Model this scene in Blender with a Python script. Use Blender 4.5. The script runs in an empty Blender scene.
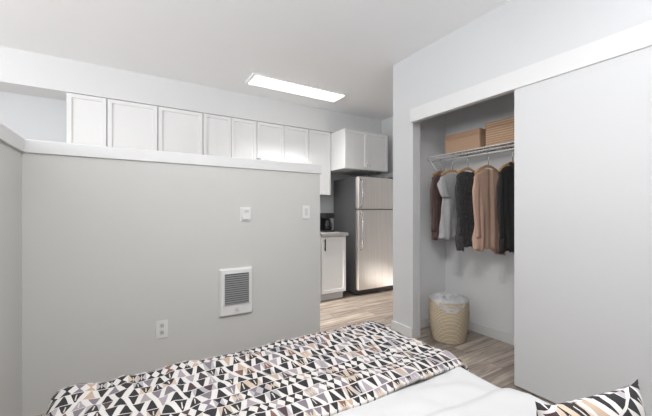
import bpy, bmesh, math, random
from mathutils import Vector, Matrix, noise
random.seed(4)
S=bpy.context.scene
COL=S.collection
# ------------------------------------------------------------------ materials
def new_mat(name):
    m=bpy.data.materials.new(name); m.use_nodes=True
    nt=m.node_tree; b=nt.nodes['Principled BSDF']
    return m,nt,b
def mat(name,col,rough=0.6,metal=0.0,bump=0.0,bscale=60.0,var=0.0,vscale=6.0,emit=0,stretch=None,spec=None):
    m,nt,b=new_mat(name)
    c=(col[0],col[1],col[2],1)
    b.inputs['Base Color'].default_value=c
    b.inputs['Roughness'].default_value=rough
    b.inputs['Metallic'].default_value=metal
    if spec is not None: b.inputs['Specular IOR Level'].default_value=spec
    tc=nt.nodes.new('ShaderNodeTexCoord')
    mp=nt.nodes.new('ShaderNodeMapping')
    nt.links.new(tc.outputs['Object'],mp.inputs['Vector'])
    if stretch: mp.inputs['Scale'].default_value=stretch
    n=nt.nodes.new('ShaderNodeTexNoise'); n.inputs['Scale'].default_value=vscale; n.inputs['Detail'].default_value=4
    nt.links.new(mp.outputs[0],n.inputs['Vector'])
    mx=nt.nodes.new('ShaderNodeMix'); mx.data_type='RGBA'
    nt.links.new(n.outputs['Fac'],mx.inputs['Factor'])
    mx.inputs['A'].default_value=tuple(max(0,x*(1-var)) for x in col)+(1,)
    mx.inputs['B'].default_value=tuple(min(1,x*(1+var)) for x in col)+(1,)
    nt.links.new(mx.outputs['Result'],b.inputs['Base Color'])
    if bump>0:
        n2=nt.nodes.new('ShaderNodeTexNoise'); n2.inputs['Scale'].default_value=bscale; n2.inputs['Detail'].default_value=3
        nt.links.new(mp.outputs[0],n2.inputs['Vector'])
        bp=nt.nodes.new('ShaderNodeBump'); bp.inputs['Strength'].default_value=bump; bp.inputs['Distance'].default_value=0.01
        nt.links.new(n2.outputs['Fac'],bp.inputs['Height']); nt.links.new(bp.outputs[0],b.inputs['Normal'])
    if emit:
        b.inputs['Emission Color'].default_value=c; b.inputs['Emission Strength'].default_value=emit
    return m
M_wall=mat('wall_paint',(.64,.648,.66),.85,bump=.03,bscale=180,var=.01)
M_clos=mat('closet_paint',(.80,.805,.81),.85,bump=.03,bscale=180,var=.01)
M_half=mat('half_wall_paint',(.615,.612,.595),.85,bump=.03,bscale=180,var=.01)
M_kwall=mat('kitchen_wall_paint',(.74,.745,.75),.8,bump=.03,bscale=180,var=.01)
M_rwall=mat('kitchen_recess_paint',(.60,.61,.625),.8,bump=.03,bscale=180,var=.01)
M_ceil=mat('ceiling_paint',(.90,.905,.915),.9,bump=.05,bscale=120,var=.01)
M_trim=mat('trim_paint',(.72,.72,.72),.5,var=.01)
M_cab=mat('cabinet_white',(.80,.80,.80),.4,var=.01)
M_cabb=mat('cabinet_box_shaded',(.60,.60,.60),.5,var=.01)  # boxes darkened so the gaps between doors read as shaded lines
M_door=mat('door_paint',(.65,.655,.665),.7,var=.012,vscale=2,spec=.2)
M_plast=mat('white_plastic',(.78,.78,.77),.35,var=.01)
M_plast2=mat('grey_plastic',(.62,.62,.62),.4,var=.01)  # slightly greyer plastic for rockers, sockets, knobs and toe kicks
M_black=mat('black_plastic',(.02,.02,.022),.35,var=.1)
M_dark=mat('grille_dark',(.10,.10,.105),.5,var=.1)
M_slat=mat('grille_slats',(.34,.34,.345),.45,var=.05)
M_steel=mat('brushed_steel',(.84,.80,.77),.30,metal=.75,var=.16,vscale=5,stretch=(14,14,.4))  # warm tint and vertical streaks put reflections into the steel colour
M_fside=mat('fridge_side_grey',(.12,.12,.125),.5,var=.05)
M_chrome=mat('chrome',(.7,.7,.7),.2,metal=1,var=.02)
M_wire=mat('white_wire',(.90,.90,.90),.4,var=.01)
M_wood=mat('hanger_wood',(.58,.33,.15),.45,var=.2,vscale=20)
M_counter=mat('countertop_laminate',(.42,.40,.38),.35,var=.3,vscale=60)
M_glass=mat('range_glass',(.01,.01,.012),.08,var=.05)
M_duvet=mat('white_linen',(.53,.53,.535),.9,bump=.15,bscale=400,var=.015)
M_matt=mat('mattress_fabric',(.7,.7,.7),.9,var=.02)
M_bedw=mat('bed_dark_wood',(.1,.07,.05),.5,var=.2)
M_emit=mat('lamp_diffuser',(1,.985,.96),.5,emit=1.2)
M_frame=mat('fixture_frame',(.85,.85,.85),.5,var=.01)
M_lin=mat('liner_cloth',(.54,.54,.55),.9,bump=.3,bscale=200,var=.45,vscale=12)
def mat_floor():
    m,nt,b=new_mat('oak_plank_floor')
    N=nt.nodes; L=nt.links
    tc=N.new('ShaderNodeTexCoord')
    br=N.new('ShaderNodeTexBrick'); br.offset=.37; br.inputs['Scale'].default_value=1
    br.inputs['Brick Width'].default_value=1.22; br.inputs['Row Height'].default_value=.15
    br.inputs['Mortar Size'].default_value=.0018; br.inputs['Bias'].default_value=0
    br.inputs['Color1'].default_value=(0.0,0,0,1); br.inputs['Color2'].default_value=(1,1,1,1); br.inputs['Mortar'].default_value=(.4,.4,.4,1)
    L.new(tc.outputs['Object'],br.inputs['Vector'])
    mp=N.new('ShaderNodeMapping'); mp.inputs['Scale'].default_value=(1.3,16,1); L.new(tc.outputs['Object'],mp.inputs['Vector'])
    add=N.new('ShaderNodeVectorMath'); add.operation='ADD'
    sc=N.new('ShaderNodeVectorMath'); sc.operation='SCALE'; sc.inputs['Scale'].default_value=7
    L.new(br.outputs['Color'],sc.inputs[0]); L.new(mp.outputs[0],add.inputs[0]); L.new(sc.outputs[0],add.inputs[1])
    n=N.new('ShaderNodeTexNoise'); n.inputs['Scale'].default_value=1.6; n.inputs['Detail'].default_value=7; n.inputs['Roughness'].default_value=.65; n.inputs['Distortion'].default_value=.5
    L.new(add.outputs[0],n.inputs['Vector'])
    cr=N.new('ShaderNodeValToRGB'); e=cr.color_ramp.elements
    e[0].position=.32; e[0].color=(.17,.135,.11,1); e[1].position=.66; e[1].color=(.53,.455,.39,1)
    L.new(n.outputs['Fac'],cr.inputs['Fac'])
    mr=N.new('ShaderNodeMapRange'); mr.inputs['To Min'].default_value=.68; mr.inputs['To Max'].default_value=1.2
    L.new(br.outputs['Color'],mr.inputs['Value'])
    mul=N.new('ShaderNodeVectorMath'); mul.operation='SCALE'
    L.new(cr.outputs['Color'],mul.inputs[0]); L.new(mr.outputs[0],mul.inputs['Scale'])
    mx=N.new('ShaderNodeMix'); mx.data_type='RGBA'; L.new(br.outputs['Fac'],mx.inputs['Factor'])
    L.new(mul.outputs[0],mx.inputs['A']); mx.inputs['B'].default_value=(.1,.08,.06,1)
    L.new(mx.outputs['Result'],b.inputs['Base Color']); b.inputs['Roughness'].default_value=.42
    return m
M_floor=mat_floor()
def mat_pattern(name,w,h,blk=.50):
    m,nt,b=new_mat(name); N=nt.nodes; L=nt.links
    def mth(op,a,b_=None,c=None):
        n=N.new('ShaderNodeMath'); n.operation=op
        for i,x in enumerate((a,b_,c)):
            if x is None: continue
            if isinstance(x,(int,float)): n.inputs[i].default_value=x
            else: L.new(x,n.inputs[i])
        return n.outputs[0]
    def mix(f,a,b_):
        n=N.new('ShaderNodeMix'); n.data_type='RGBA'
        L.new(f,n.inputs['Factor'])
        for k,x in (('A',a),('B',b_)):
            if isinstance(x,tuple): n.inputs[k].default_value=x+(1,)
            else: L.new(x,n.inputs[k])
        return n.outputs['Result']
    tc=N.new('ShaderNodeTexCoord'); sp=N.new('ShaderNodeSeparateXYZ'); L.new(tc.outputs['UV'],sp.inputs[0])
    nz=N.new('ShaderNodeTexNoise'); nz.inputs['Scale'].default_value=10; L.new(tc.outputs['UV'],nz.inputs['Vector'])
    wob=mth('MULTIPLY',mth('SUBTRACT',nz.outputs['Fac'],.5),.010)
    u=mth('ADD',sp.outputs['X'],wob); v=mth('ADD',sp.outputs['Y'],wob)
    row=mth('FLOOR',mth('DIVIDE',v,h)); fy=mth('FRACT',mth('DIVIDE',v,h))
    wr=N.new('ShaderNodeTexWhiteNoise'); wr.noise_dimensions='1D'; L.new(row,wr.inputs['W'])
    wsc=mth('ADD',mth('MULTIPLY',wr.outputs['Value'],.30),.85)
    uu=mth('ADD',mth('DIVIDE',mth('MULTIPLY',u,wsc),w),mth('MULTIPLY',wr.outputs['Value'],9.3))
    cell=mth('FLOOR',uu); fx=mth('FRACT',uu)
    cpar=mth('MODULO',mth('ABSOLUTE',cell),2.0)
    cv=N.new('ShaderNodeCombineXYZ'); L.new(cell,cv.inputs[0]); L.new(row,cv.inputs[1])
    wn=N.new('ShaderNodeTexWhiteNoise'); wn.noise_dimensions='3D'; L.new(cv.outputs[0],wn.inputs['Vector'])
    cv2=N.new('ShaderNodeCombineXYZ'); L.new(cell,cv2.inputs[0]); L.new(row,cv2.inputs[1]); cv2.inputs[2].default_value=5.5
    wn2=N.new('ShaderNodeTexWhiteNoise'); wn2.noise_dimensions='3D'; L.new(cv2.outputs[0],wn2.inputs['Vector'])
    ax=mth('MULTIPLY',mth('ABSOLUTE',mth('SUBTRACT',fx,.5)),2.0)
    ay=mth('ABSOLUTE',mth('SUBTRACT',fy,.5))
    up=mth('LESS_THAN',ax,mth('ADD',.08,mth('MULTIPLY',fy,.90)))
    dn=mth('LESS_THAN',ax,mth('SUBTRACT',.98,mth('MULTIPLY',fy,.90)))
    hg=mth('LESS_THAN',ax,mth('ADD',.10,mth('MULTIPLY',ay,1.8)))
    rv=wr.outputs['Value']
    ish=mth('GREATER_THAN',rv,.55)
    tsel=mth('ADD',mth('MULTIPLY',up,cpar),mth('MULTIPLY',dn,mth('SUBTRACT',1.0,cpar)))
    tri=mth('ADD',mth('MULTIPLY',hg,ish),mth('MULTIPLY',tsel,mth('SUBTRACT',1.0,ish)))
    cr=N.new('ShaderNodeValToRGB'); cr.color_ramp.interpolation='CONSTANT'
    els=cr.color_ramp.elements
    rest=1-blk
    cols=[(0,(.014,.013,.016)),(blk,(.06,.035,.04)),(blk+rest*.16,(.17,.15,.175)),(blk+rest*.44,(.30,.27,.29)),(blk+rest*.62,(.42,.31,.23)),(blk+rest*.76,(.17,.085,.055)),(blk+rest*.88,(.014,.013,.016))]
    els[0].position=0; els[0].color=cols[0][1]+(1,); els[1].position=cols[1][0]; els[1].color=cols[1][1]+(1,)
    for p,c in cols[2:]:
        q=els.new(p); q.color=c+(1,)
    L.new(wn.outputs['Value'],cr.inputs['Fac'])
    cr2=N.new('ShaderNodeValToRGB'); cr2.color_ramp.interpolation='CONSTANT'; e2=cr2.color_ramp.elements
    e2[0].color=(.60,.575,.56,1); e2[1].position=.64; e2[1].color=(.36,.34,.36,1)
    q=e2.new(.76); q.color=(.48,.39,.31,1); q=e2.new(.86); q.color=(.60,.575,.56,1)
    L.new(wn2.outputs['Value'],cr2.inputs['Fac'])
    slit=mth('MULTIPLY',mth('MULTIPLY',mth('LESS_THAN',ax,.10),mth('LESS_THAN',ay,.28)),mth('GREATER_THAN',wn2.outputs['Value'],.7))
    col=mix(tri,cr2.outputs['Color'],cr.outputs['Color'])
    col=mix(mth('MULTIPLY',slit,tri),col,(.54,.49,.45))
    bord=mth('LESS_THAN',ay,.465)
    col=mix(bord,(.58,.555,.54),col)
    L.new(col,b.inputs['Base Color']); b.inputs['Roughness'].default_value=.85
    n2=N.new('ShaderNodeTexNoise'); n2.inputs['Scale'].default_value=300; L.new(tc.outputs['UV'],n2.inputs['Vector'])
    bp=N.new('ShaderNodeBump'); bp.inputs['Strength'].default_value=.1; L.new(n2.outputs['Fac'],bp.inputs['Height']); L.new(bp.outputs[0],b.inputs['Normal'])
    return m
M_quilt=mat_pattern('geometric_print',.035,.056,.56)
M_pill=mat_pattern('geometric_print_pillow',.034,.085,.82)
def mat_weave(name,c1,c2,scale,kind='DIAGONAL',bump=.4):
    m,nt,b=new_mat(name); N=nt.nodes; L=nt.links
    tc=N.new('ShaderNodeTexCoord')
    w=N.new('ShaderNodeTexWave'); w.wave_type='BANDS'; w.bands_direction='Z'; w.inputs['Scale'].default_value=scale; w.inputs['Distortion'].default_value=.4
    L.new(tc.outputs['Object'],w.inputs['Vector'])
    fac=w.outputs['Fac']
    if kind:
        w2=N.new('ShaderNodeTexWave'); w2.wave_type='BANDS'; w2.bands_direction=kind; w2.inputs['Scale'].default_value=scale*.8; w2.inputs['Distortion'].default_value=.4
        L.new(tc.outputs['Object'],w2.inputs['Vector'])
        mu=N.new('ShaderNodeMath'); mu.operation='MULTIPLY'; L.new(w.outputs['Fac'],mu.inputs[0]); L.new(w2.outputs['Fac'],mu.inputs[1]); fac=mu.outputs[0]
    mx=N.new('ShaderNodeMix'); mx.data_type='RGBA'; L.new(fac,mx.inputs['Factor'])
    mx.inputs['A'].default_value=c1+(1,); mx.inputs['B'].default_value=c2+(1,)
    L.new(mx.outputs['Result'],b.inputs['Base Color']); b.inputs['Roughness'].default_value=.8
    bp=N.new('ShaderNodeBump'); bp.inputs['Strength'].default_value=bump; bp.inputs['Distance'].default_value=.01
    L.new(fac,bp.inputs['Height']); L.new(bp.outputs[0],b.inputs['Normal'])
    return m
M_box=mat_weave('tan_woven',(.47,.30,.195),(.56,.38,.26),24,'Y',.2)
M_box2=mat_weave('tan_ribbed',(.40,.25,.155),(.60,.41,.28),16,None,.4)
M_hamp=mat_weave('cream_rope_weave',(.50,.41,.29),(.70,.61,.47),26)
# ------------------------------------------------------------------ helpers
def mkobj(name,me,loc=(0,0,0),parent=None,mats=()):
    o=bpy.data.objects.new(name,me); COL.objects.link(o)
    for m in mats: me.materials.append(m)
    if parent is not None:
        o.parent=parent; o.location=Vector(loc)-parent.location
    else: o.location=loc
    return o
def meta(o,label=None,cat=None,group=None,kind=None):
    if label: o['label']=label
    if cat: o['category']=cat
    if group: o['group']=group
    if kind: o['kind']=kind
    return o
def empty(name,loc,label,cat,group=None):
    o=bpy.data.objects.new(name,None); COL.objects.link(o); o.location=loc; o.empty_display_size=.1
    return meta(o,label,cat,group)
def box(name,x0,x1,y0,y1,z0,z1,m,parent=None,bevel=0):
    c=Vector(((x0+x1)/2,(y0+y1)/2,(z0+z1)/2))
    bm=bmesh.new(); bmesh.ops.create_cube(bm,size=1)
    bmesh.ops.scale(bm,vec=(abs(x1-x0),abs(y1-y0),abs(z1-z0)),verts=bm.verts)
    if bevel: bmesh.ops.bevel(bm,geom=bm.edges[:],offset=bevel,segments=2,affect='EDGES')
    me=bpy.data.meshes.new(name); bm.to_mesh(me); bm.free()
    return mkobj(name,me,c,parent,[m])
def boxes(name,lst,m,parent=None,bevel=0,origin=None):
    bm=bmesh.new()
    cs=Vector(origin) if origin else Vector(((lst[0][0]+lst[0][1])/2,(lst[0][2]+lst[0][3])/2,(lst[0][4]+lst[0][5])/2))
    for (x0,x1,y0,y1,z0,z1) in lst:
        mt=Matrix.Translation(Vector(((x0+x1)/2,(y0+y1)/2,(z0+z1)/2))-cs)@Matrix.Diagonal((x1-x0,y1-y0,z1-z0,1))
        r=bmesh.ops.create_cube(bm,size=1,matrix=mt)
        if bevel:
            es=set(e for v in r['verts'] for e in v.link_edges)
            bmesh.ops.bevel(bm,geom=list(es),offset=bevel,segments=1,affect='EDGES')
    me=bpy.data.meshes.new(name); bm.to_mesh(me); bm.free()
    return mkobj(name,me,cs,parent,[m])
def shaker(name,x0,x1,z0,z1,yf,parent,m=M_cab,frame=.055,th=.02):
    bm=bmesh.new(); bmesh.ops.create_cube(bm,size=1)
    bmesh.ops.scale(bm,vec=(x1-x0,th,z1-z0),verts=bm.verts)
    bm.faces.ensure_lookup_table()
    f=[q for q in bm.faces if q.normal.y<-.9][0]
    bmesh.ops.inset_region(bm,faces=[f],thickness=frame)
    bmesh.ops.inset_region(bm,faces=[f],thickness=.003,depth=-.012)
    me=bpy.data.meshes.new(name); bm.to_mesh(me); bm.free()
    return mkobj(name,me,((x0+x1)/2,yf+th/2,(z0+z1)/2),parent,[m])
def tube_bm(bm,pts,r,seg=8,cap=True):
    pts=[Vector(p) for p in pts]; rings=[]; up=None
    for i,p in enumerate(pts):
        a=pts[max(0,i-1)]; b=pts[min(len(pts)-1,i+1)]
        t=(b-a).normalized()
        if up is None:
            up=Vector((0,0,1)) if abs(t.z)<.9 else Vector((1,0,0))
        n=(up-t*up.dot(t)).normalized(); up=n; bn=t.cross(n)
        rr=r[i] if isinstance(r,(list,tuple)) else r
        if not isinstance(rr,(list,tuple)): rr=(rr,rr)
        rings.append([bm.verts.new(p+n*math.cos(k*2*math.pi/seg)*rr[0]+bn*math.sin(k*2*math.pi/seg)*rr[1]) for k in range(seg)])
    for i in range(len(rings)-1):
        for k in range(seg):
            f=bm.faces.new((rings[i][k],rings[i][(k+1)%seg],rings[i+1][(k+1)%seg],rings[i+1][k])); f.smooth=True
    if cap:
        bm.faces.new(rings[0][::-1]); bm.faces.new(rings[-1])
def tube(name,pts,r,m,parent=None,seg=8,origin=None):
    o=Vector(origin if origin else pts[0])
    bm=bmesh.new(); tube_bm(bm,[Vector(p)-o for p in pts],r,seg)
    bmesh.ops.recalc_face_normals(bm,faces=bm.faces[:])
    me=bpy.data.meshes.new(name); bm.to_mesh(me); bm.free()
    return mkobj(name,me,o,parent,[m])
def lathe(name,prof,m,loc,parent=None,seg=40,cap=True):
    bm=bmesh.new(); rings=[]
    for r,z in prof:
        rings.append([bm.verts.new((r*math.cos(k*2*math.pi/seg),r*math.sin(k*2*math.pi/seg),z)) for k in range(seg)])
    for i in range(len(rings)-1):
        for k in range(seg):
            f=bm.faces.new((rings[i][k],rings[i][(k+1)%seg],rings[i+1][(k+1)%seg],rings[i+1][k])); f.smooth=True
    if cap:
        bm.faces.new(rings[0][::-1]); bm.faces.new(rings[-1])
    me=bpy.data.meshes.new(name); bm.to_mesh(me); bm.free()
    return mkobj(name,me,loc,parent,[m])
def struct(o): o['kind']='structure'; return o
# ------------------------------------------------------------------ dimensions
XW=2.29; CZ=2.70; HY=2.50; HX0=-.54; HX1=1.459; KY=4.33; KX=3.50; RY=-.65; LX=-3.5
# ------------------------------------------------------------------ shell
struct(box('floor',LX-.1,KX+.1,RY-.1,KY+.1,-.1,0,M_floor))
struct(box('ceiling',LX-.1,KX+.1,RY-.1,KY+.1,CZ,CZ+.1,M_ceil))
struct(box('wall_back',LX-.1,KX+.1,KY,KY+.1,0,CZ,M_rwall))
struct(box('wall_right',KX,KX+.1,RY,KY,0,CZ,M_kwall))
struct(boxes('wall_front',[(LX-.1,-3.0,RY-.1,RY,0,CZ),(-.9,KX+.1,RY-.1,RY,0,CZ),(-3.0,-.9,RY-.1,RY,0,.8),(-3.0,-.9,RY-.1,RY,2.35,CZ)],M_wall))
struct(boxes('wall_left',[(LX-.1,LX,RY,.1,0,CZ),(LX-.1,LX,3.7,KY,0,CZ),(LX-.1,LX,.1,3.7,0,.7),(LX-.1,LX,.1,3.7,2.4,CZ)],M_wall))
struct(boxes('window_1',[(LX-.08,LX-.03,.1,3.7,.7,.75),(LX-.08,LX-.03,.1,3.7,2.35,2.4),(LX-.08,LX-.03,.1,.15,.75,2.35),(LX-.08,LX-.03,3.65,3.7,.75,2.35),(LX-.08,LX-.03,1.88,1.92,.75,2.35)],M_trim))
struct(boxes('fill_window',[(-3.0,-.9,RY-.08,RY-.03,.8,.85),(-3.0,-.9,RY-.08,RY-.03,2.3,2.35),(-3.0,-2.95,RY-.08,RY-.03,.85,2.3),(-.95,-.9,RY-.08,RY-.03,.85,2.3),(-1.97,-1.93,RY-.08,RY-.03,.85,2.3)],M_trim))  # added unseen window behind the camera, there for fill light
# half wall
struct(box('wall_half',HX0-.12,HX1,HY,HY+.12,0,1.545,M_half))
struct(box('wall_half_return',HX0-.12,HX0,RY,HY,0,1.545,M_half))
struct(boxes('trim_1',[(HX0,HX1+.012,HY-.014,HY+.134,1.545,1.622),(HX0-.134,HX0+.014,RY,HY-.014,1.545,1.622),(HX0-.134,HX0,HY-.014,HY+.134,1.545,1.622)],M_trim,bevel=.002))
# closet
struct(box('wall_closet_side',XW,XW+.10,2.17,2.44,0,CZ,M_wall))
struct(box('wall_closet_header',XW,XW+.10,.20,2.17,2.12,CZ,M_wall))
struct(box('wall_closet_near',XW,XW+.10,RY,.20,0,CZ,M_wall))
struct(box('wall_closet_end',XW+.10,KX,2.32,2.44,0,CZ,M_clos))
struct(box('wall_closet_back',2.95,3.05,RY,2.32,0,CZ,M_clos))
struct(box('wall_closet_inner',XW+.10,2.95,.08,.20,0,CZ,M_clos))
struct(box('trim_2',XW-.055,XW,.0,2.155,2.04,2.165,M_trim,bevel=.002))
# baseboards
struct(box('baseboard_side',XW-.014,XW,2.17,2.454,0,.09,M_trim,bevel=.002))
struct(box('baseboard_closet_end',XW+.10,2.936,2.306,2.32,0,.09,M_trim,bevel=.002))
struct(box('baseboard_closet_back',2.936,2.95,.20,2.306,0,.09,M_trim,bevel=.002))
struct(box('baseboard_right',KX-.014,KX,2.44,3.6,0,.09,M_trim,bevel=.002))
# kitchen soffit
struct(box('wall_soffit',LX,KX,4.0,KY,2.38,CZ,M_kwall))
# sliding door
struct(box('door_1',XW-.042,XW-.008,.22,1.205,.012,2.10,M_door,bevel=.002))
# ------------------------------------------------------------------ kitchen cabinets
edges=[(-.545,-.213),(-.213,.254),(.254,.729),(.729,1.391),(1.391,2.153),(2.153,2.522)]
tops=2.378
for i,(a,b) in enumerate(edges):
    zb=1.90 if i==4 else 1.45
    lab={3:"white double-door shaker wall cabinet under the soffit",4:"short white double-door shaker wall cabinet above the range hood",5:"narrow white shaker wall cabinet beside the refrigerator"}.get(i,"white single-door shaker wall cabinet under the soffit")
    e=empty('wall_cabinet',((a+b)/2,4.15,zb),lab,'cabinet','white kitchen wall cabinets')
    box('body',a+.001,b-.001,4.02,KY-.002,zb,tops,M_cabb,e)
    if i in(3,4):
        mid=(a+b)/2
        shaker('door',a+.005,mid-.003,zb+.003,tops-.006,4.0,e)
        shaker('door',mid+.003,b-.005,zb+.003,tops-.006,4.0,e)
    else:
        shaker('door',a+.005,b-.005,zb+.003,tops-.006,4.0,e)
# above fridge
e=empty('fridge_cabinet',(2.92,3.98,1.81),"deep white shaker cabinet mounted above the refrigerator",'cabinet')
box('body',2.525,3.31,3.66,KY-.002,1.81,2.36,M_cab,e)
for a,b,kx in((2.527,2.915,2.885),(2.919,3.306,2.95)):
    d=shaker('door',a,b,1.814,2.356,3.64,e)
    k=box('handle',kx-.005,kx+.005,3.615,3.64,1.85,1.92,M_chrome,None,.002)
    w=k.location.copy(); k.parent=d; k.location=w-Vector(d.location)-Vector(e.location)
# range hood
e=empty('range_hood',(1.772,4.05,1.78),"white under-cabinet range hood above the stove",'range hood')
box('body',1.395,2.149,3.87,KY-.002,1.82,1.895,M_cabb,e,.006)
box('control_panel',1.6,1.95,3.862,3.87,1.84,1.87,M_plast2,e)
# base cabinet + counter
e=empty('base_cabinet',(2.35,3.98,0),"white shaker base cabinet with dark bar handle",'cabinet')
box('body',2.158,2.55,3.67,KY-.002,.10,.87,M_cab,e)
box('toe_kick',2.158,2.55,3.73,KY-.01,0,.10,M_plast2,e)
d=shaker('door',2.163,2.546,.11,.862,3.65,e)
k=boxes('handle',[(2.192,2.204,3.618,3.63,.68,.84),(2.194,2.202,3.63,3.65,.70,.71),(2.194,2.202,3.63,3.65,.81,.82)],M_black)
w=k.location.copy(); k.parent=d; k.location=w-Vector(d.location)-Vector(e.location)
c=meta(box('countertop',2.156,2.575,3.625,KY-.002,.872,.912,M_counter,None,.003),"grey speckled laminate countertop on the base cabinet",'countertop')
for a,b in((-.545,.1),(.1,.745),(.745,1.385)):
    e=empty('base_cabinet',((a+b)/2,3.98,0),"white shaker base cabinet behind the half wall",'cabinet','white kitchen base cabinets')
    box('body',a+.001,b-.001,3.67,KY-.002,.10,.87,M_cab,e)
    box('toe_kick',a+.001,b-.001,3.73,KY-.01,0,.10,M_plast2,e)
    shaker('door',a+.004,b-.004,.11,.862,3.65,e)
meta(box('countertop',-.56,1.387,3.625,KY-.002,.872,.912,M_counter,None,.003),"long grey laminate countertop behind the half wall",'countertop')
# range
e=empty('kitchen_range',(1.77,3.98,0),"freestanding electric kitchen range with black glass top",'stove')
box('body',1.392,2.149,3.66,KY-.03,.0,.905,M_plast,e,.004)
d=box('oven_door',1.43,2.11,3.635,3.66,.22,.78,M_glass,e,.004)
h=tube('handle',[(1.47,3.60,.74),(2.07,3.60,.74)],.011,M_chrome)
w=h.location.copy(); h.parent=d; h.location=w-d.location-e.location
box('drawer',1.43,2.11,3.64,3.66,.03,.21,M_plast,e,.004)
box('cooktop',1.392,2.149,3.655,KY-.08,.905,.915,M_glass,e,.002)
box('backguard',1.392,2.149,KY-.08,KY-.01,.905,1.06,M_plast,e,.006)
for i in range(4):
    o=lathe('knob',[(.018,0),(.016,.02)],M_black,(0,0,0),e,16)
    o.location=Vector((1.5+.18*i,KY-.08,.99))-e.location; o.rotation_euler=(math.pi/2,0,0)
# fridge
FX=2.742
e=empty('refrigerator',(3.09,3.98,0),"stainless steel top-freezer refrigerator with dark grey side",'refrigerator')
box('body',FX,3.47,3.70,KY-.06,.03,1.70,M_fside,e,.006)
box('base_grille',FX+.02,3.45,3.68,3.70,.02,.08,M_black,e)
fz=box('freezer_door',FX-.002,3.472,3.625,3.695,1.245,1.706,M_steel,e,.012)
fd=box('fridge_door',FX-.002,3.472,3.625,3.695,.085,1.232,M_steel,e,.012)
for d,z0,z1 in((fz,1.27,1.66),(fd,.66,1.21)):
    h=tube('handle',[(FX+.045,3.625,z0),(FX+.045,3.585,z0+.03),(FX+.045,3.578,(z0+z1)/2),(FX+.045,3.585,z1-.03),(FX+.045,3.625,z1)],.011,M_chrome)
    w=h.location.copy(); h.parent=d; h.location=w-d.location-e.location
box('hinge_cover',3.38,3.45,3.64,3.72,1.706,1.725,M_black,e,.003)
# coffee maker
cm=empty('coffee_maker',(2.44,3.98,.912),"black drip coffee maker on the grey countertop",'coffee maker')
box('base',2.36,2.52,3.88,4.10,.913,.94,M_black,cm,.006)
box('column',2.36,2.52,4.03,4.10,.94,1.17,M_black,cm,.006)
box('brew_head',2.365,2.515,3.885,4.10,1.11,1.185,M_black,cm,.012)
g=lathe('carafe',[(.045,0),(.06,.03),(.062,.08),(.045,.13),(.048,.15)],M_glass,(2.44,3.955,.941),cm,24)
tube('carafe_handle',[(2.44,3.90,1.07),(2.44,3.865,1.06),(2.44,3.86,1.0),(2.44,3.90,.97)],.008,M_black,cm)
kt=empty('kettle',(2.27,4.0,.912),"small steel kettle with black handle on the countertop",'kettle')
lathe('kettle_body',[(.065,0),(.075,.03),(.065,.1),(.035,.14),(.012,.15)],M_chrome,(2.27,4.0,.913),kt,28)
tube('handle',[(2.22,4.0,1.02),(2.215,4.0,1.09),(2.24,4.0,1.13),(2.30,4.0,1.13),(2.325,4.0,1.09),(2.32,4.0,1.02)],.008,M_black,kt)
# ceiling fixture
e=empty('ceiling_light',(1.735,3.47,CZ),"long slim white rectangular flush ceiling light, lit",'ceiling light')
boxes('housing',[(1.13,2.32,3.345,3.60,2.690,2.70),(1.12,1.14,3.34,3.605,2.666,2.70),(2.31,2.33,3.34,3.605,2.666,2.70),(1.14,2.31,3.335,3.349,2.680,2.70),(1.14,2.31,3.596,3.61,2.680,2.70)],M_frame,e)
box('diffuser',1.141,2.309,3.35,3.595,2.664,2.6895,M_emit,e,.006)
# added flush lamp, out of view, as fill light for the bedroom
e=empty('bed_fill_lamp',(.45,.35,CZ),"added round flush fill lamp on the ceiling over the bed, lit",'ceiling light')
lathe('base_ring',[(.17,0),(.17,-.03)],M_trim,(.45,.35,CZ-.001),e)
lathe('fill_lamp_shade',[(.16,-.03),(.15,-.06),(.10,-.085),(.03,-.095)],mat('fill_lamp_glass',(1,.98,.95),.4,emit=5),(.45,.35,CZ-.002),e)
# added uplights, out of view, to brighten the ceiling
for lx,ly in((1.75,-.40),(-2.2,1.6)):
    e=empty('fill_uplight',(lx,ly,0),"added slim white fill uplight with bowl shade, lit",'floor lamp','added fill uplights')
    lathe('base',[(.13,0),(.13,.015),(.02,.03)],M_trim,(lx,ly,0),e,28)
    tube('pole',[(lx,ly,.03),(lx,ly,1.70)],.012,M_trim,e,12)
    lathe('fill_lamp_shade',[(.02,0),(.09,.03),(.14,.09),(.135,.09),(.085,.035),(.02,.008)],M_trim,(lx,ly,1.70),e,32,False)
# ------------------------------------------------------------------ wall fittings
def plate(name,xc,zc,w,h,lab,cat):
    e=empty(name,(xc,HY,zc),lab,cat); box('cover_plate',xc-w/2,xc+w/2,HY-.006,HY-.0005,zc-h/2,zc+h/2,M_plast,e,.002); return e
e=plate('light_switch',1.316,1.20,.070,.115,"white rocker light switch on the grey half wall",'light switch')
box('rocker',1.301,1.331,HY-.010,HY-.006,1.168,1.232,M_plast2,e,.0015)
e=plate('wall_outlet',.184,.385,.074,.122,"white duplex power outlet on the grey half wall",'outlet')
for dz in(-.024,.024):
    s=box('socket',.171,.197,HY-.008,HY-.006,.385+dz-.016,.385+dz+.016,M_plast2,e,.001)
    sl=boxes('slot',[(.178,.181,HY-.0085,HY-.0078,.385+dz-.006,.385+dz+.008),(.188,.191,HY-.0085,HY-.0078,.385+dz-.006,.385+dz+.008)],M_dark)
    w=sl.location.copy(); sl.parent=s; sl.location=w-s.location-e.location
e=empty('thermostat',(.775,HY,1.19),"small white square wall thermostat on the half wall",'thermostat')
box('base',.73,.82,HY-.008,HY-.0005,1.125,1.24,M_plast,e,.003)
box('body',.742,.808,HY-.026,HY-.008,1.14,1.228,M_plast,e,.006)
box('dial',.757,.793,HY-.030,HY-.026,1.195,1.217,M_plast2,e,.001)
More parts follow.
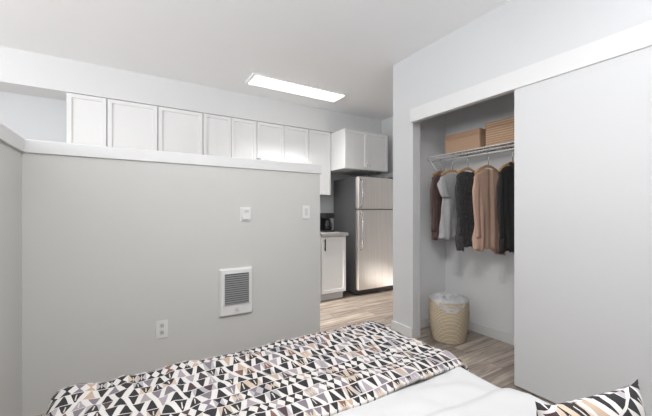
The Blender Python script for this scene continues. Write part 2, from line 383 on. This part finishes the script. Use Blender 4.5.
e=empty('wall_heater',(.70,HY,.40),"white electric wall heater with grey slatted grille",'heater')
boxes('housing',[(.57,.828,HY-.012,HY-.0005,.40,.765),(.578,.82,HY-.028,HY-.012,.408,.757)],M_plast,e,.004)
g=box('grille',.607,.793,HY-.030,HY-.028,.49,.725,M_dark,e)
s=boxes('slats',[(.607,.793,HY-.038,HY-.030,.492+.0165*i,.5005+.0165*i) for i in range(14)],M_slat)
w=s.location.copy(); s.parent=g; s.location=w-g.location-e.location
kn=lathe('knob',[(.013,0),(.011,.014)],M_plast2,(0,0,0),e,20); kn.location=Vector((.70,HY-.028,.448))-e.location
kn.rotation_euler=(math.pi/2,0,0)
# ------------------------------------------------------------------ closet contents
SZ=1.768; RX=2.70; RZ=SZ-.045
e=empty('wire_shelf',(2.79,1.26,SZ),"white ventilated wire closet shelf with hanging rod",'shelf')
lst=[(2.64,2.945,.21+.035*i,.2125+.035*i,SZ,SZ+.003) for i in range(60)]
lst+=[(2.64,2.645,.205,2.315,SZ-.003,SZ+.003),(2.64,2.645,.205,2.315,SZ-.027,SZ-.022),(2.94,2.947,.205,2.315,SZ-.004,SZ+.003),(2.79,2.795,.205,2.315,SZ-.006,SZ)]
lst+=[(2.641,2.644,.21+.07*i,.2125+.07*i,SZ-.025,SZ) for i in range(30)]
boxes('deck',lst,M_wire,e)
tube('rod',[(RX,.205,RZ),(RX,2.315,RZ)],.008,M_wire,e,12)
for yy in(2.29,.9):
    tube('bracket',[(2.65,yy,SZ-.01),(2.944,yy,SZ-.30)],.006,M_wire,e)
for (x0,x1,y0,y1,hh,bm_,lab) in((2.655,2.91,1.72,2.10,.18,M_box,"tan storage box with lid on the wire shelf"),(2.65,2.92,1.28,1.675,.205,M_box2,"larger ribbed tan storage box on the wire shelf")):
    z0=SZ+.0045
    e=empty('storage_box',((x0+x1)/2,(y0+y1)/2,z0),lab,'storage box','woven boxes on the closet shelf')
    box('body',x0+.004,x1-.004,y0+.004,y1-.004,z0,z0+hh-.05,bm_,e,.006)
    box('lid',x0,x1,y0,y1,z0+hh-.05,z0+hh,bm_,e,.006)
HD=.035
def slope(x):
    a=abs(x); return -.010-.40*max(0,a-.03)-.7*max(0,a-.14)
ZN=1.632-HD
def hanger(yc,rot,hw,mats=M_wood):
    e=empty('clothes_hanger',(RX,yc,1.55),"wooden clothes hanger with metal hook on the rod",'hanger','wooden hangers on the closet rod')
    R=Matrix.Rotation(rot,3,'Z')
    def P(x,z): return Vector((RX,yc,0))+R@Vector((x,0,0))+Vector((0,0,z))
    hook=[P(0,ZN+.005),P(0,RZ-.035)]+[P(.013*math.cos(a),RZ+.013*math.sin(a)) for a in [math.radians(q) for q in (-60,-20,30,70,110,150,190)]]
    tube('hook',hook,.003,M_chrome,e,6)
    k=hw-.025
    bar=[P(x,ZN+.018+slope(x)) for x in(-k,-.12,-.07,-.03,0,.03,.07,.12,k)]
    tube('shoulder_bar',bar,[(.012,.007)]*9,mats,e,8)
    return e
def garment(name,yc,rot,col,zb,lab,cat,sleeve='long',hw=.20,thick=.045,coll=False,seed=0,var=.22,vs=18,fat=1.0,op=False,fa=1.0):
    m=mat(name+'_fabric',col,.9,bump=.3,bscale=150,var=var,vscale=vs)
    bm=bmesh.new(); rnd=random.Random(seed)
    NR=34; NS=96; rings=[]
    ph=rnd.random()*6; tilt=rnd.uniform(-.14,.14)
    Ltot=ZN-zb
    for i in range(NR):
        q=i/(NR-1)
        w=hw*(.95-.20*math.sin(min(1,q*1.2)*math.pi)**1.0+.03*q)
        t=.014+(thick-.014)*min(1,q*2.2)
        ring=[]
        for k in range(NS):
            a=2*math.pi*k/NS; cx=math.copysign(abs(math.cos(a))**.8,math.cos(a)); sy=math.copysign(abs(math.sin(a))**.75,math.sin(a))
            x=cx*w
            top=slope(x)+(.0 if abs(x)>.055 else -.018*(1-(x/.055)**2)*(1 if sy<0 else .3))
            bot=-Ltot+.022*math.sin(cx*4+ph)+tilt*x/hw*.3+.010*math.sin(cx*15+ph)
            z=top*(1-q)+bot*q
            amp=max(0,min(1,(q-.12)*1.4))*fa
            c1=math.sin(x*40+ph+q*2.2); c2=math.sin(x*90+ph*2-q*1.8)
            fold=amp*(.010*c1+.004*c2)+.014*noise.noise(Vector((x*9,q*4,seed*3.1)))*amp
            if op and sy<0: fold+=.022*math.exp(-((x-.01)/.012)**2)
            ring.append(bm.verts.new((x+.014*amp*noise.noise(Vector((q*5,seed,cx))),sy*t+fold,z)))
        rings.append(ring)
    for i in range(NR-1):
        for k in range(NS):
            f=bm.faces.new((rings[i][k],rings[i+1][k],rings[i+1][(k+1)%NS],rings[i][(k+1)%NS])); f.smooth=True
    bm.faces.new(rings[-1])
    for k in range(NS//2):
        k2=(NS-k)%NS; k3=(NS-k-1)%NS
        if k==k2: continue
        xm=(rings[0][k].co.x+rings[0][k+1].co.x)/2
        if abs(xm)<.05: continue
        vs_=[rings[0][k],rings[0][k+1],rings[0][k3],rings[0][k2]]
        if len(set(vs_))==4: bm.faces.new(vs_)
    Ls=.53 if sleeve=='long' else .19
    for sx in(-1,1):
        sw=rnd.uniform(-.03,.03); NJ=20; SG=20; rg=[]
        for j in range(NJ):
            q=j/(NJ-1)
            cx_=sx*(hw*.83+.026*math.sin(min(1,q*2.2)*math.pi/2)-.035*q*q+sw*q)
            cy_=-.008-.014*math.sin(min(1,q*1.5)*math.pi/2)
            cz_=slope(hw*.83)-.012-Ls*q
            rx=(.020+.024*min(1,q*5)-.016*q)*fat if sleeve=='long' else (.020+.036*min(1,q*4))
            ry=rx*.38
            rr=[]
            for k in range(SG):
                a=2*math.pi*k/SG
                lx=rx*math.cos(a); ly=ry*math.sin(a)+.002*math.sin(lx*120+ph+q*5)*min(1,q*3)
                rr.append(bm.verts.new((cx_+lx,cy_+ly,cz_-sx*lx*.35*(1-q))))
            rg.append(rr)
        for j in range(NJ-1):
            for k in range(SG):
                f=bm.faces.new((rg[j][k],rg[j][(k+1)%SG],rg[j+1][(k+1)%SG],rg[j+1][k])); f.smooth=True
        bm.faces.new(rg[0]); bm.faces.new(rg[-1])
    if coll:
        for c in(-1,1): tube_bm(bm,[(c*.055,-.012,.002),(c*.035,-.022,-.015),(c*.005,-.026,-.09)],[(.016,.006),(.02,.006),(.008,.004)],8)
    bmesh.ops.recalc_face_normals(bm,faces=bm.faces[:])
    me=bpy.data.meshes.new(name); bm.to_mesh(me); bm.free()
    o=mkobj(name,me,(RX,yc,ZN),None,[m]); o.rotation_euler=(0,0,rot)
    return meta(o,lab,cat,'clothes hanging in the closet')
hd=[(2.18,.05,.15),(2.04,-.15,.165),(1.87,-.05,.17),(1.67,-.10,.195),(1.46,-.10,.185)]
for y,r,hw in hd: hanger(y,r,hw)
garment('jacket',hd[0][0],hd[0][1],(.15,.095,.085),.965,"dark brown jacket on a wooden hanger by the closet end wall",'jacket',hw=.15,thick=.022,coll=True,seed=1)
garment('t_shirt',hd[1][0],hd[1][1],(.46,.46,.47),.965,"light grey short-sleeved shirt on a wooden hanger",'shirt','short',hw=.165,thick=.020,seed=2)
garment('shirt',hd[2][0],hd[2][1],(.06,.06,.063),.87,"dark patterned long-sleeved shirt on a wooden hanger",'shirt',hw=.17,thick=.022,seed=3,var=.97,vs=42)
garment('cardigan',hd[3][0],hd[3][1],(.56,.37,.28),.865,"dusty peach long open cardigan on a wooden hanger",'cardigan',hw=.195,thick=.024,seed=4,fat=1.05,op=True,var=.08)
garment('coat',hd[4][0],hd[4][1],(.035,.033,.033),.88,"black coat on a wooden hanger beside the sliding door",'coat',hw=.185,thick=.028,coll=True,seed=5,op=True)
# hamper
HXc,HYc=2.57,1.985
e=empty('laundry_basket',(HXc,HYc,0),"cream woven rope laundry basket on the closet floor",'basket')
prof=[(.01,.002),(.138,.002)]
for i in range(43):
    q=i/42; z=.004+.375*q; r=.146+.034*math.sin(min(1,q*1.15)*math.pi*.62)+.003*math.sin(i*2.2)
    prof.append((r,z))
rt=prof[-1][0]
prof+=[(rt-.006,.383),(rt-.012,.375),(.140,.05),(.01,.03)]
lathe('basket_body',prof,M_hamp,(HXc,HYc,0),e,48,cap=True)
bm=bmesh.new(); NRR=26; NSS=72; rings=[]
for i in range(NRR):
    q=i/(NRR-1); ring=[]
    for k in range(NSS):
        a=2*math.pi*k/NSS
        front=max(0,math.cos(a-math.radians(225)))
        if q<.3:
            r=rt+.006-.006*q/.3; z=.388-(1-q/.3)*(.001+.095*front**4)
            r+=.003*math.sin(a*14)*(1-q/.3)
        else:
            s=(q-.3)/.7; r=(rt)*(1-s)+.002
            P=Vector((r*math.cos(a)*11,r*math.sin(a)*11,1)); rdg=1-abs(noise.noise(P))*2.6
            z=.388+.055*max(0,rdg-.35)*min(1,s*3)
            z=max(z,.3855)
        ring.append(bm.verts.new((r*math.cos(a),r*math.sin(a),z)))
    rings.append(ring)
for i in range(NRR-1):
    for k in range(NSS):
        f=bm.faces.new((rings[i][k],rings[i][(k+1)%NSS],rings[i+1][(k+1)%NSS],rings[i+1][k])); f.smooth=True
bm.faces.new(rings[-1])
me=bpy.data.meshes.new('folded_towel'); bm.to_mesh(me); bm.free()
meta(mkobj('folded_towel',me,(HXc,HYc,0),None,[M_lin]),"grey and white cloth draped over the basket rim",'towel')
# ------------------------------------------------------------------ bed
BX0,BX1,BY0,BY1=-.185,1.185,-.58,1.44
e=empty('bed',((BX0+BX1)/2,(BY0+BY1)/2,0),"queen bed with dark wood base and white mattress",'bed')
box('mattress',BX0+.01,BX1-.01,BY0,BY1-.01,.28,.515,M_matt,e,.04)
box('bed_frame',BX0,BX1,BY0,BY1,.12,.28,M_bedw,e,.01)
for x in(BX0+.05,BX1-.05):
    for y in(BY0+.06,BY1-.06): box('leg',x-.03,x+.03,y-.03,y+.03,0,.12,M_bedw,e,.004)
def drape(name,s0,s1,t0,t1,ns,nt_,zf,m,xl,xr,yf,r=.035,thick=.012):
    bm=bmesh.new(); uvl=bm.loops.layers.uv.new('UVMap'); g=[]; uvs={}
    def fall(e):
        if e<=0: return e,0
        a=min(e/r,math.pi/2); return r*math.sin(a), r*(1-math.cos(a))+max(0,e-r*math.pi/2)
    for j in range(nt_+1):
        row=[]
        t=t0+(t1-t0)*j/nt_
        for i in range(ns+1):
            s=s0+(s1-s0)*i/ns
            x=s;y=t;dz=0
            if s>xr: a,d=fall(s-xr); x=xr+a; dz+=d
            if s<xl: a,d=fall(xl-s); x=xl-a; dz+=d
            if t>yf: a,d=fall(t-yf); y=yf+a; dz+=d
            wv=.012*min(1,dz/.1)
            if s>xr: x+=wv*math.sin(t*22)
            if s<xl: x-=wv*math.sin(t*22)
            if t>yf: y+=wv*math.sin(s*20)
            z=zf(s,t)-dz
            v=bm.verts.new((x,y,z)); uvs[v]=(s,t); row.append(v)
        g.append(row)
    for j in range(nt_):
        for i in range(ns):
            f=bm.faces.new((g[j][i],g[j][i+1],g[j+1][i+1],g[j+1][i])); f.smooth=True
            for l in f.loops: l[uvl].uv=uvs[l.vert]
    me=bpy.data.meshes.new(name); bm.to_mesh(me); bm.free()
    o=mkobj(name,me,(0,0,0),None,[m])
    so=o.modifiers.new('thickness','SOLIDIFY'); so.thickness=thick; so.offset=1
    return o
def zduv(s,t):
    z=.528+.010*noise.noise(Vector((s*3,t*4,1)))+.006*noise.noise(Vector((s*9+t*4,t*5,4)))
    r=1-abs(noise.noise(Vector((s*3+t*5,t*2-s*1.5,9))))*3
    z+=.013*max(0,r-.4)*(1 if t<.8 else max(0,1-(t-.8)/.06))
    step=1/(1+math.exp((t-.70+.10*(s-.9)-.015*math.sin(s*5))/.006))
    return z+.018*step
def zq(s,t):
    n=noise.noise(Vector((s*5+t*6,t*3.5-s*2,7)))
    rd=1-abs(noise.noise(Vector((s*5-t*2,t*3.5+s*3,2))))*2
    z=.550+.010*n+.016*max(0,rd-.4)+.003*noise.noise(Vector((s*14,t*14,3)))
    z-=.006*(1 if t<.88 else 0)
    z+=.008*math.exp(-((t-.95)/.05)**2)
    return z
dv=drape('duvet',-.40,1.42,-.5,1.40,150,150,zduv,M_duvet,BX0+.01,BX1-.01,BY1-.005)
meta(dv,"smooth white duvet with a turned-down band on the bed",'duvet')
qv=drape('patterned_blanket',-.35,1.43,.865,1.74,150,80,zq,M_quilt,BX0-.005,BX1+.012,BY1+.01,.045,.012)
meta(qv,"black, white and mauve geometric print blanket across the bed foot",'blanket')
def pillow(name,A,B_,T,m,loc,rot):
    bm=bmesh.new(); uvl=bm.loops.layers.uv.new('UVMap'); n=28
    def mk(sgn):
        g=[]
        for j in range(n+1):
            row=[]
            for i in range(n+1):
                u=-1+2*i/n; v=-1+2*j/n
                h=((1-abs(u)**2.5)*(1-abs(v)**2.5))**.5*T
                x=u*A*(1-.08*(1-v*v)*abs(u)); y=v*B_*(1-.15*(1-u**4)*abs(v))
                row.append((bm.verts.new((x,y,sgn*h*(1+.08*noise.noise(Vector((u*2,v*2,sgn))))+.0)),(u*A+v*B_*.5,v*B_-u*A*.4+(.37 if sgn<0 else 0))))
            g.append(row)
        for j in range(n):
            for i in range(n):
                q=[g[j][i],g[j][i+1],g[j+1][i+1],g[j+1][i]]
                if sgn<0: q=q[::-1]
                f=bm.faces.new([a[0] for a in q]); f.smooth=True
                for l,a in zip(f.loops,q): l[uvl].uv=a[1]
    mk(1);mk(-1)
    bmesh.ops.remove_doubles(bm,verts=bm.verts[:],dist=.0005)
    me=bpy.data.meshes.new(name); bm.to_mesh(me); bm.free()
    o=mkobj(name,me,loc,None,[m]); o.rotation_euler=rot; return o
p=pillow('throw_pillow',.15,.130,.045,M_pill,(.823,.274,.697),(math.radians(84),0,math.radians(-14.6)))
meta(p,"geometric print throw pillow standing on the white duvet",'pillow')
# ------------------------------------------------------------------ lights
def area(name,loc,target,sx,sy,power,col,spread=None):
    l=bpy.data.lights.new(name,'AREA'); l.shape='RECTANGLE'; l.size=sx; l.size_y=sy; l.energy=power; l.color=col
    if spread: l.spread=math.radians(spread)
    o=bpy.data.objects.new(name,l); COL.objects.link(o); o.location=loc
    o.rotation_euler=(Vector(target)-Vector(loc)).to_track_quat('-Z','Y').to_euler(); return o
area('window_light',(LX-.15,1.25,1.45),(2,.9,1.9),2.3,1.6,92,(.98,.99,1))
area('front_fill_light',(-1.95,RY-.15,1.5),(2.3,2.1,1.4),2.0,1.4,62,(.98,.99,1))  # added fill from the unseen front window, aimed at the closet
area('ceiling_fixture_light',(1.735,3.47,2.655),(1.735,3.47,0),1.15,.2,14,(1,.985,.96),90)
area('bed_fill_light',(.45,.35,2.58),(.45,.35,0),.5,.5,40,(1,.99,.98))  # soft fill under the added lamp over the bed
area('ceiling_fill_light',(1.75,-.40,1.80),(1.75,-.40,2.7),.2,.2,8,(.98,.99,1))  # added upward fill that brightens the ceiling on the right
area('ceiling_fill_light',(-2.2,1.6,1.80),(-2.2,1.6,2.7),.2,.2,9,(.98,.99,1))  # same upward ceiling fill, added on the left
sl=bpy.data.lights.new('sun','SUN'); sl.energy=6; sl.angle=math.radians(3); sl.color=(1,.92,.82)
so=bpy.data.objects.new('sun',sl); COL.objects.link(so); so.location=(-6,2.5,4)
so.rotation_euler=Vector((1,.05,-.30)).to_track_quat('-Z','Y').to_euler()
w=bpy.data.worlds.new('World'); S.world=w; w.use_nodes=True
bg=w.node_tree.nodes['Background']; bg.inputs[0].default_value=(.9,.95,1,1); bg.inputs[1].default_value=1.0
# ------------------------------------------------------------------ camera
cd=bpy.data.cameras.new('camera'); cam=bpy.data.objects.new('camera',cd); COL.objects.link(cam)
cd.sensor_width=36; cd.lens=320/652*36; cd.shift_y=4/652; cd.clip_start=.02
cam.location=(0,0,1.2); cam.rotation_euler=(math.radians(90),0,-math.radians(31.35))
S.camera=cam
S.view_settings.view_transform='Standard'; S.view_settings.exposure=0.05
